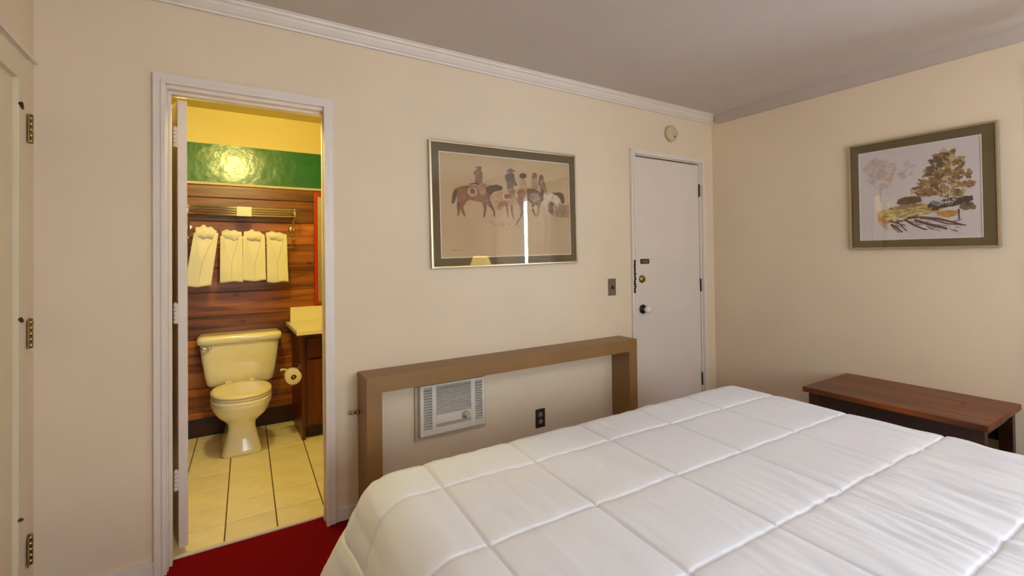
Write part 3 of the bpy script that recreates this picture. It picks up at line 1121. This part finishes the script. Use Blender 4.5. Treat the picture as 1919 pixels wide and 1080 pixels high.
# far horses first -------------------------------------------------
A.append(([(870, 492), (905, 478), (950, 470), (1000, 474), (1012, 500), (1008, 545), (985, 560), (960, 560), (930, 600), (905, 590), (885, 565), (868, 530)], (214, 200, 180)))
A.append((ell(942, 575, 27, 44, 16), (112, 82, 60)))
A.append(([(940, 470), (1000, 464), (1028, 474), (1038, 505), (1036, 542), (1018, 548), (1006, 515), (985, 490)], (84, 58, 42)))
A.append((stroke([(895, 560), (905, 610), (915, 665)], 16, 7), (206, 190, 168)))
A.append((stroke([(960, 560), (966, 620), (962, 680)], 15, 7), (188, 160, 132)))
A.append((stroke([(1000, 540), (985, 580), (990, 600)], 12, 6), (196, 172, 146)))
A.append(([(762, 440), (800, 436), (835, 445), (866, 472), (872, 520), (860, 560), (830, 560), (796, 545), (768, 520)], (98, 68, 50)))
A.append(([(790, 470), (850, 470), (862, 520), (820, 540), (785, 520)], (150, 120, 94)))
A.append((stroke([(805, 550), (808, 600), (825, 640)], 20, 8), (92, 60, 44)))
A.append((stroke([(850, 550), (848, 600), (835, 640)], 16, 8), (120, 84, 60)))
A.append((stroke([(770, 540), (775, 575), (845, 580)], 8, 14), (200, 176, 146)))
# riders 4 and 5
A.append(([(798, 372), (815, 358), (838, 362), (848, 400), (846, 440), (802, 440), (796, 405)], (158, 126, 96)))
A.append((ell(822, 344, 19, 21), (82, 56, 42)))
A.append((stroke([(808, 352), (802, 372)], 12, 5), (82, 56, 42)))
A.append(([(856, 388), (884, 382), (900, 415), (912, 465), (872, 470), (858, 430)], (148, 112, 84)))
A.append((ell(869, 358, 17, 22), (92, 60, 46)))
A.append(([(856, 360), (866, 372), (862, 410), (850, 412), (848, 385)], (92, 60, 46)))
A.append(([(884, 365), (896, 405), (890, 420), (880, 395)], (92, 60, 46)))
A.append(([(866, 440), (885, 445), (884, 520), (870, 535), (864, 490)], (86, 60, 46)))
# horse 3 with rider 3
A.append(([(688, 470), (705, 446), (735, 440), (758, 452), (756, 510), (745, 560), (720, 580), (698, 545)], (138, 92, 64)))
A.append((stroke([(720, 560), (725, 620), (700, 670), (682, 702)], 26, 10), (124, 86, 62)))
A.append((stroke([(745, 540), (750, 600), (738, 660)], 20, 8), (160, 122, 92)))
A.append(([(710, 376), (735, 366), (760, 374), (768, 420), (760, 446), (718, 446), (706, 420)], (178, 142, 110)))
A.append((ell(737, 347, 27, 21), (48, 30, 24)))
# horse 2 (pale) with rider 2
A.append(([(500, 520), (515, 488), (545, 468), (600, 458), (660, 460), (696, 470), (700, 505), (688, 545), (650, 566), (610, 560), (570, 575), (540, 600), (512, 572)], (190, 152, 114)))
A.append(([(552, 560), (575, 530), (612, 528), (628, 548), (598, 565), (580, 590), (558, 590)], (138, 84, 58)))
A.append((ell(616, 494, 31, 30), (208, 182, 150)))
A.append((ell(616, 494, 20, 20), (128, 78, 56)))
A.append((stroke([(520, 560), (506, 620), (496, 690)], 22, 9), (198, 164, 128)))
A.append((stroke([(585, 570), (570, 630), (580, 700)], 22, 9), (196, 160, 124)))
A.append((stroke([(615, 555), (622, 600), (624, 645)], 18, 8), (122, 82, 58)))
A.append((stroke([(650, 555), (655, 610), (668, 660)], 22, 8), (112, 74, 54)))
A.append((stroke([(690, 540), (712, 600), (705, 650)], 16, 8), (190, 156, 124)))
A.append(([(604, 348), (622, 328), (650, 320), (672, 332), (676, 372), (694, 408), (690, 420), (668, 418), (662, 446), (640, 458), (622, 450), (618, 400)], (84, 68, 52)))
A.append(([(630, 440), (668, 436), (680, 462), (660, 500), (640, 520), (632, 480)], (150, 112, 84)))
A.append((stroke([(676, 470), (692, 500)], 10, 16), (222, 206, 182)))
A.append((ell(650, 312, 36, 8), DK))
A.append((ell(648, 304, 20, 11), (70, 48, 36)))
# horse 1 (bay) with rider 1
A.append(([(232, 462), (245, 440), (275, 425), (330, 416), (390, 418), (450, 424), (480, 428), (512, 470), (496, 500), (500, 555), (514, 575), (505, 582), (482, 566), (466, 545), (446, 540), (400, 532), (345, 518), (318, 540), (290, 560), (262, 540), (258, 500)], (128, 82, 54)))
A.append(([(462, 432), (492, 416), (540, 412), (578, 418), (590, 436), (582, 452), (556, 456), (524, 462), (500, 486), (478, 480)], (66, 42, 32)))
A.append((stroke([(540, 414), (548, 404)], 8, 3), (66, 42, 32)))
A.append(([(228, 470), (242, 446), (262, 448), (254, 490), (244, 530), (232, 548), (216, 544), (222, 505)], (72, 48, 38)))
A.append((stroke([(272, 540), (266, 575), (272, 600), (262, 635)], 26, 8), (104, 68, 48)))
A.append((stroke([(304, 535), (288, 575), (300, 605), (314, 640)], 34, 9), (112, 70, 48)))
A.append((stroke([(455, 535), (462, 590), (450, 645)], 30, 10), (112, 72, 50)))
A.append((stroke([(492, 530), (508, 575), (524, 600), (526, 640)], 18, 9), (84, 54, 40)))
A.append((stroke([(345, 525), (390, 548), (440, 556)], 6, 10), (196, 166, 130)))
A.append((ell(370, 460, 37, 36), (186, 152, 118)))
A.append((ell(370, 460, 19, 20), (98, 62, 46)))
A.append(([(396, 402), (448, 396), (478, 410), (462, 432), (466, 470), (456, 492), (430, 484), (410, 450)], (160, 122, 92)))
A.append((stroke([(345, 408), (385, 402), (420, 405)], 6, 12), (52, 36, 28)))
A.append(([(376, 326), (392, 306), (420, 298), (440, 312), (444, 352), (440, 396), (412, 402), (388, 392), (392, 350)], (122, 88, 64)))
A.append((ell(416, 288, 24, 7), (96, 72, 54)))
A.append((ell(420, 292, 18, 15), (112, 80, 60)))
# pale dust
for (x, y, rx, ry) in ((560, 700, 90, 12), (500, 690, 60, 10), (700, 712, 60, 8)):
    A.insert(0, (ell(x, y, rx, ry), (196, 164, 124)))
# signature scribble
for x, d in ((216, 4), (226, -3), (234, 5), (243, 0)):
    A.append((stroke([(x, 880 + d), (x + 8, 886 - d)], 4, 3), (120, 92, 62)))
A.append((stroke([(262, 884), (292, 882)], 3, 2), (132, 104, 74)))

mapA = homography([(128, 168), (1068, 258), (138, 942), (1078, 915)], [(0, 0), (1, 0), (0, 1), (1, 1)])
W_A, H_A = 1.046, 0.722
picture('framed_picture', 'gold framed sepia picture of riders on horses above the headboard', W_A, H_A,
        (0.058, 0.054, 0.056, 0.060), 'paper_sepia', (1.529, -0.001, 1.612), (0, math.radians(-0.9), 0), A, mapA, (196, 168, 128), 0.30)

# watercolour of trees -------------------------------------------------------
rw = random.Random(7)
Bq = []
def lerp(a, b_, t_):
    return tuple(a[i] + (b_[i] - a[i]) * t_ for i in range(3))
PAP = (212, 202, 200)
for i in range(26):   # faint background tree
    a, r = rw.uniform(0, 2 * PI), rw.uniform(0, 1) ** 0.6
    Bq.append((ell(300 + 95 * r * math.cos(a), 445 + 85 * r * math.sin(a), rw.uniform(28, 50), rw.uniform(22, 42), 14, .2, rw), lerp((190, 164, 146), PAP, 0.15 + 0.5 * r)))
Bq.append((stroke([(285, 540), (288, 640)], 22, 14), lerp((190, 170, 156), PAP, .5)))
for i in range(10):
    Bq.append((ell(rw.uniform(420, 500), rw.uniform(380, 470), 26, 20, 12, .3, rw), lerp((190, 170, 156), PAP, .6)))
# main tree crown
def crown(n, cols, s0, s1, box):
    for i in range(n):
        for _ in range(40):
            x, y = rw.uniform(510, 915), rw.uniform(285, 620)
            t_ = (y - 285) / 300
            lo = 700 - 190 * t_ ** 0.75 + (20 if t_ < .1 else 0)
            hi = 760 + 165 * min(1, t_ * 1.6) ** 0.6
            if lo < x < hi and y < 605 - 0.10 * abs(x - 700) and not (y > 540 and x > 850):
                break
        Bq.append((ell(x, y, rw.uniform(s0, s1), rw.uniform(s0, s1) * .6, 9, .45, rw, rw.uniform(-.6, .6)), rw.choice(cols)))
crown(60, [(196, 172, 128), (186, 160, 112), (178, 152, 104)], 22, 40, 0)
crown(110, [(150, 112, 60), (136, 98, 48), (164, 126, 66), (120, 84, 42)], 14, 28, 0)
crown(80, [(104, 70, 34), (92, 62, 34), (134, 92, 40), (112, 84, 46)], 6, 16, 0)
for i in range(30):
    Bq.append((ell(rw.uniform(600, 720), rw.uniform(340, 480), rw.uniform(8, 22), rw.uniform(5, 12), 9, .4, rw), (92, 68, 38)))
for i in range(26):
    Bq.append((ell(rw.uniform(540, 640), rw.uniform(545, 600), rw.uniform(8, 20), rw.uniform(5, 12), 9, .4, rw), (138, 90, 44)))
# ground
def rough(poly, amp=7.0):
    out = []
    for (x0, y0), (x1, y1) in zip(poly, poly[1:] + poly[:1]):
        n = max(1, int(math.hypot(x1 - x0, y1 - y0) / 12))
        for k in range(n):
            out.append((x0 + (x1 - x0) * k / n + rw.uniform(-amp, amp), y0 + (y1 - y0) * k / n + rw.uniform(-amp, amp) * .7))
    return out
g0 = len(Bq)
Bq.append(([(270, 706), (330, 695), (420, 690), (520, 672), (600, 655), (660, 668), (720, 690), (640, 715), (540, 740), (430, 752), (330, 768), (270, 750)], (196, 170, 84)))
Bq.append(([(265, 730), (320, 735), (380, 760), (350, 790), (300, 800), (270, 765)], (186, 128, 76)))
Bq.append(([(270, 770), (330, 790), (340, 825), (300, 815)], (196, 168, 150)))
Bq.append(([(660, 705), (740, 698), (810, 700), (806, 735), (740, 748), (680, 735)], (190, 132, 52)))
Bq.append(([(335, 690), (420, 668), (520, 655), (600, 652), (560, 668), (440, 690), (380, 700)], (150, 110, 72)))
Bq.append(([(398, 655), (410, 625), (450, 608), (520, 602), (560, 610), (570, 640), (500, 655), (440, 664)], (96, 58, 36)))
Bq.append(([(600, 668), (640, 640), (700, 655), (780, 640), (850, 605), (905, 598), (912, 632), (860, 650), (800, 668), (720, 680), (640, 705), (610, 700)], (58, 34, 26)))
Bq.append(([(820, 650), (900, 640), (938, 670), (925, 690), (860, 700), (830, 690)], (104, 84, 56)))
Bq.append(([(620, 640), (650, 632), (700, 648), (690, 672), (640, 664)], (120, 118, 124)))
for i in range(24):
    Bq.append((ell(rw.uniform(690, 910), rw.uniform(605, 670), rw.uniform(6, 18), rw.uniform(4, 9), 8, .4, rw), rw.choice([(48, 28, 22), (78, 48, 32), (60, 44, 28)])))
for k_ in range(g0, len(Bq)):
    if len(Bq[k_][0]) > 3 and len(Bq[k_][0]) != 8:
        Bq[k_] = (rough(list(Bq[k_][0])), Bq[k_][1])
for i in range(60):   # loose washes over the meadow
    x = rw.uniform(285, 640)
    Bq.append((ell(x, 745 - (x - 280) * 0.16 + rw.uniform(-14, 26), rw.uniform(8, 30), rw.uniform(3, 7), 9, .4, rw, -.12), rw.choice([(204, 180, 104), (186, 150, 70), (214, 196, 140), (160, 120, 60)])))
for x in (690, 712, 738, 752, 772):
    Bq.append((stroke([(x + rw.uniform(-14, 14), rw.uniform(450, 520)), (x + rw.uniform(-5, 5), 570), (x, 662)], 2, 4), (206, 188, 160)))
for p, w0, w1 in (([(360, 795), (400, 815), (440, 848)], 16, 8), ([(350, 770), (420, 790), (470, 840)], 14, 6), ([(450, 760), (520, 800), (600, 832)], 14, 8),
                  ([(470, 752), (540, 745), (640, 760), (740, 790), (870, 800)], 14, 8), ([(520, 765), (620, 795), (742, 824)], 20, 14), ([(560, 748), (680, 755), (800, 785), (850, 798)], 18, 8),
                  ([(818, 690), (822, 760)], 14, 9), ([(780, 775), (840, 760)], 5, 5), ([(400, 780), (470, 760), (550, 725)], 8, 6), ([(370, 810), (420, 850)], 8, 5)):
    Bq.append((stroke(p, w0, w1), rw.choice([(70, 38, 26), (84, 46, 32), (96, 56, 40)])))
for i in range(26):
    x = rw.uniform(380, 800)
    y = 745 + (x - 380) * 0.09 + rw.uniform(0, 55)
    Bq.append((stroke([(x, y), (x + rw.uniform(15, 50), y + rw.uniform(2, 16))], 5, 2), rw.choice([(110, 66, 46), (150, 104, 78), (66, 38, 28)])))
mapB = homography([(138, 318), (963, 185), (155, 905), (990, 882)], [(0, 0), (1, 0), (0, 1), (1, 1)])
picture('framed_picture', 'gold framed watercolour of a brown tree on the right wall', 0.706, 0.684,
        (0.056, 0.068, 0.057, 0.062), 'paper_grey', (XB - 0.001, -1.376, 1.665), (0, 0, -PI / 2), Bq, mapB, (212, 202, 200), 0.12, fr=0.012)

# ================================================================== BED AND COMFORTER
BX0, BX1, BY0, BY1, BZ = 0.52, 2.47, -2.86, -0.862, 0.551
t = thing('bed', 'low bed base and mattress hidden under the white comforter', 'bed', ((BX0 + BX1) / 2, (BY0 + BY1) / 2, 0))
hw, hl = (BX1 - BX0) / 2, (BY1 - BY0) / 2
bx('mattress', 'mattress_cloth', t, -hw - .03, hw + .03, -hl - .03, hl + .03, 0.30, 0.515, bev=.05, seg=4)
bx('box_spring', 'box_cloth', t, -hw - .01, hw + .01, -hl - .01, hl + .01, 0.12, 0.30, bev=.015)
for sx in (-1, 1):
    for sy in (-1, 1):
        MB().lathe([(0.03, 0), (0.035, 0.12)], c=(sx * (hw - .1), sy * (hl - .1), 0), seg=14).build('leg', 'black', t)

SX, SY = 0.3655, 0.349
rc = random.Random(21)


def seam_dist(c, start, pitch):
    k = (c - start) / pitch
    fr = k - math.floor(k)
    return min(fr, 1 - fr) * pitch, math.floor(k)


def bed_surface(us, vs_):
    """us, vs_: cloth coordinates along the stitching (metres); returns the point on the draped comforter"""
    ou = max(0.0, BX0 - us, us - BX1)
    ov = max(0.0, BY0 - vs_, vs_ - BY1)
    v = vs_ - 0.022 * (us - 1.5) * max(0, 1 - ov / 0.45)
    u = us + 0.062 * (v + 1.40) * max(0, 1 - ou / 0.45)
    cu, cv = min(max(u, BX0), BX1), min(max(v, BY0), BY1)
    du, dv = u - cu, v - cv
    d = max(abs(du), abs(dv))
    h = math.hypot(du, dv)
    n = Vector((du / h, dv / h, 0)) if h > 1e-9 else Vector((0, 0, 0))
    corner = min(abs(du), abs(dv)) / d if d > 1e-9 else 0
    r, amax = 0.13, math.radians(70 - 10 * corner)
    arc = r * amax
    if d <= arc:
        off, dz = r * math.sin(d / r), r * (1 - math.cos(d / r))
        nrm = n * math.sin(d / r) + Vector((0, 0, math.cos(d / r)))
    else:
        e = d - arc
        off = r * math.sin(amax) + e * math.cos(amax)
        dz = r * (1 - math.cos(amax)) + e * math.sin(amax)
        nrm = n * math.sin(amax) + Vector((0, 0, math.cos(amax)))
    # folds hanging down the sides
    if d > 0.1:
        s = (v if abs(du) > abs(dv) else u)
        off += 0.018 * min(1, (d - 0.1) / 0.25) * math.sin(s * 9.0 + 1.3) * (1 - corner)
    p = Vector((cu, cv, BZ - dz)) + n * off
    # quilting: puffed squares between stitched seams
    a, ka = seam_dist(us, 0.603, SX)
    b_, kb = seam_dist(vs_, -1.046, SY)
    pa, pb = a / (SX / 2), b_ / (SY / 2)
    puff = 0.0045 * (1 - (1 - pa) ** 9) * (1 - (1 - pb) ** 9)
    groove = -0.0085 * math.exp(-(a / 0.0045) ** 2) - 0.005 * math.exp(-(b_ / 0.0045) ** 2)
    # wrinkles running towards the foot, strongest away from the head
    amp = 0.0024 + 0.0105 * min(1, max(0, (u - 1.1) / 0.9)) * min(1, max(0, (-1.45 - v) / 0.5))
    amp *= 0.6 + 0.9 * (noise.noise(Vector((u * 2.1, v * 2.1, 3.0))) * .5 + .5)
    wv = noise.noise(Vector(((us + 0.05 * math.sin(v * 5)) * 26, v * 3.0, 0.7))) + 0.6 * noise.noise(Vector((us * 48, v * 5, 5.7)))
    wr = amp * wv * min(1, a / 0.03)
    # small puckers along the cross seams
    wr += 0.0022 * math.exp(-(b_ / 0.035) ** 2) * noise.noise(Vector((us * 60, kb * 3.1, 2.2)))
    # long slack folds
    wr += 0.004 * noise.noise(Vector((u * 6 + v * 3, v * 2.2, 9.0)))
    return p + nrm * (puff + groove + wr)


DROP = 0.50
U0, U1, V0, V1 = BX0 - DROP, BX1 + DROP, BY0 - DROP, BY1 + DROP


def stitched_axis(lo, hi, start, pitch):
    """sample positions, packed close beside every stitched seam"""
    near = (0.0, 0.0022, 0.0045, 0.007, 0.011)
    pos = {round(lo, 5), round(hi, 5)}
    k = math.floor((lo - start) / pitch)
    while start + k * pitch <= hi:
        c_ = start + k * pitch
        for n_ in near:
            pos.add(round(c_ + n_, 5))
            pos.add(round(c_ - n_, 5))
        m_ = int((pitch - 0.022) / 0.0082)
        for i_ in range(1, m_):
            pos.add(round(c_ + 0.011 + (pitch - 0.022) * i_ / m_, 5))
        k += 1
    return sorted(p for p in pos if lo <= p <= hi)


AU = stitched_axis(U0, U1, 0.603, SX)
AV = stitched_axis(V0, V1, -1.046, SY)
q = MB()
q.grid(len(AU) - 1, len(AV) - 1, lambda a, b: bed_surface(AU[int(round(a * (len(AU) - 1)))], AV[int(round(b * (len(AV) - 1)))]))
cm = q.build('comforter', 'comforter_cloth')
for p_ in cm.data.polygons:
    p_.use_smooth = True
so = cm.modifiers.new('thickness', 'SOLIDIFY')
so.thickness = 0.012
so.offset = -1
tag(cm, 'white quilted comforter with stitched squares spread over the bed', 'comforter')

# ================================================================== BENCH
t = thing('wooden_bench', 'dark stained wooden bench standing against the right wall', 'bench', (2.992, -1.785, 0))
L_B, D_B, Z_B = 0.806, 0.572, 0.500      # along y, along x, top height
# top boards run along the length; a short end piece closes the near end
tz0, tz1 = Z_B - 0.030, Z_B
bw = D_B / 3
for i in range(3):
    x0, x1 = i * bw + (0.0006 if i else 0), (i + 1) * bw - (0.0006 if i < 2 else 0)
    if i == 1:
        bx('top_board', 'bench_wood', t, x0, x1, 0.172, L_B, tz0, tz1, bev=.003)
        bx('top_board', 'bench_wood', t, x0, x1, 0.0, 0.1705, tz0, tz1, bev=.003)
    else:
        bx('top_board', 'bench_wood', t, x0, x1, 0.0, L_B, tz0, tz1, bev=.003)
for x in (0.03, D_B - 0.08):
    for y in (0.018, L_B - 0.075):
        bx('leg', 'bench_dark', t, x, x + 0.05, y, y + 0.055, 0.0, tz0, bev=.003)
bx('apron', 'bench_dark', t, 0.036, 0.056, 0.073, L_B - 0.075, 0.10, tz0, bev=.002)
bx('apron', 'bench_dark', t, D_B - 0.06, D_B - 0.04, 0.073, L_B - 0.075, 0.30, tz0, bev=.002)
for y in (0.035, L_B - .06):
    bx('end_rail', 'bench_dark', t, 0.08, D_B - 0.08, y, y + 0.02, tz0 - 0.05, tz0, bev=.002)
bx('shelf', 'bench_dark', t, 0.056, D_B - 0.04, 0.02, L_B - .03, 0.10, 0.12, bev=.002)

# ================================================================== SIDE WINDOW CURTAINS, NIGHTSTAND, LAMP
def curtain(y0, y1, label, seed):
    q = MB()
    n = 70
    def fn(a, b):
        y = y0 + (y1 - y0) * a
        amp = 0.022 + 0.012 * b
        x = XB - 0.085 + amp * math.sin(a * (y1 - y0) * 52 + seed) + 0.006 * math.sin(a * 31 + b * 3)
        return Vector((x, y, 2.20 - 2.14 * b))
    q.grid(n, 12, fn)
    o = q.build('curtain', 'curtain_cloth')
    s_ = o.modifiers.new('thickness', 'SOLIDIFY')
    s_.thickness = 0.003
    return tag(o, label, 'curtain', 'pair of curtains on the side window')


curtain(-2.745, -1.985, 'beige pleated curtain panel hanging closest to the wooden bench', 0.3)
curtain(-3.70, -2.83, 'beige pleated curtain panel hanging behind the lamp', 1.1)
t = thing('curtain_rod', 'slim metal curtain rod over the side window', 'curtain rod', (XB, -2.8, 2.215))
MB().tube([(-0.085, -0.95, 0), (-0.085, 0.83, 0)], 0.012, 12).build('rod', 'bronze', t)
for y in (-0.93, 0.815):
    MB().tube([(0, y, 0), (-0.085, y, 0)], 0.008, 10).build('bracket', 'bronze', t)
    MB().lathe([(0.012, 0), (0.022, 0.01 * (1 if y > 0 else -1)), (0.02, 0.03 * (1 if y > 0 else -1)), (0.001, 0.04 * (1 if y > 0 else -1))], c=(-0.085, y * 1.02, 0), axis='Y', seg=14).build('finial', 'bronze', t)

t = thing('nightstand', 'dark wood nightstand carrying the lamp', 'nightstand', (3.03, -3.20, 0))
bx('top', 'bench_wood', t, -0.25, 0.25, -0.22, 0.22, 0.60, 0.63, bev=.004)
bx('body', 'bench_dark', t, -0.22, 0.22, -0.19, 0.20, 0.40, 0.60, bev=.002)
d = bx('drawer', 'bench_wood', t, -0.236, -0.22, -0.17, 0.17, 0.43, 0.58, bev=.003)
MB().lathe([(0.006, 0), (0.006, -0.012), (0.016, -0.02), (0.001, -0.028)], c=(-0.236, 0, 0.505), axis='X', seg=16).build('knob', 'brass', d)
for sx in (-0.2, 0.2):
    for sy in (-0.17, 0.17):
        bx('leg', 'bench_dark', t, sx - .02, sx + .02, sy - .02, sy + .02, 0, 0.40, bev=.002)
t = thing('table_lamp', 'lit table lamp with yellow shade on the nightstand', 'lamp', (3.03, -3.20, 0.63))
MB().lathe([(0.075, 0), (0.08, 0.012), (0.05, 0.03), (0.07, 0.10), (0.095, 0.19), (0.08, 0.28), (0.035, 0.34), (0.02, 0.36)], seg=28).build('base', 'lamp_ceramic', t)
MB().tube([(0, 0, 0.355), (0, 0, 0.50)], 0.008, 10).build('stem', 'brass', t)
# scalloped shade
q = MB()
def shade(a, b):
    th_ = 2 * PI * a
    r = 0.185 - 0.085 * b
    r *= 1 + 0.03 * math.sin(12 * th_)
    return Vector((r * math.cos(th_), r * math.sin(th_), 0.44 + 0.24 * b + 0.012 * math.sin(6 * th_) * b))
q.grid(72, 8, shade)
bmesh.ops.remove_doubles(q.bm, verts=q.bm.verts[:], dist=1e-5)
q.build('lamp_shade', 'shade_cloth', t)
l = bpy.data.lights.new('lamp_bulb', 'POINT')
l.energy = 5
l.color = (1.0, 0.78, 0.45)
l.shadow_soft_size = 0.05
lo = bpy.data.objects.new('lamp_bulb', l)
COL.objects.link(lo)
lo.location = (0, 0, 0.55)
lo.parent = t

# added ceiling fixture, unseen behind the viewer, filling the bed from above
t = thing('added_ceiling_fill', 'added round white glass ceiling light filling the bedroom', 'light', (1.55, -3.05, HC))
MB().lathe([(0.17, 0), (0.17, -0.02), (0.15, -0.028)], seg=36).build('base', 'trim_paint', t)
MB().lathe([(0.155, -0.024), (0.16, -0.06), (0.13, -0.10), (0.07, -0.12), (0.001, -0.125)], seg=36, cap=False).build('glass_bowl', 'added_fill_globe', t)
l = bpy.data.lights.new('added_fill_bulb', 'POINT')
l.energy = 23
l.color = (0.93, 0.95, 1.0)
l.shadow_soft_size = 0.12
lo = bpy.data.objects.new('added_fill_bulb', l)
COL.objects.link(lo)
lo.location = (0, 0, -0.27)
lo.parent = t
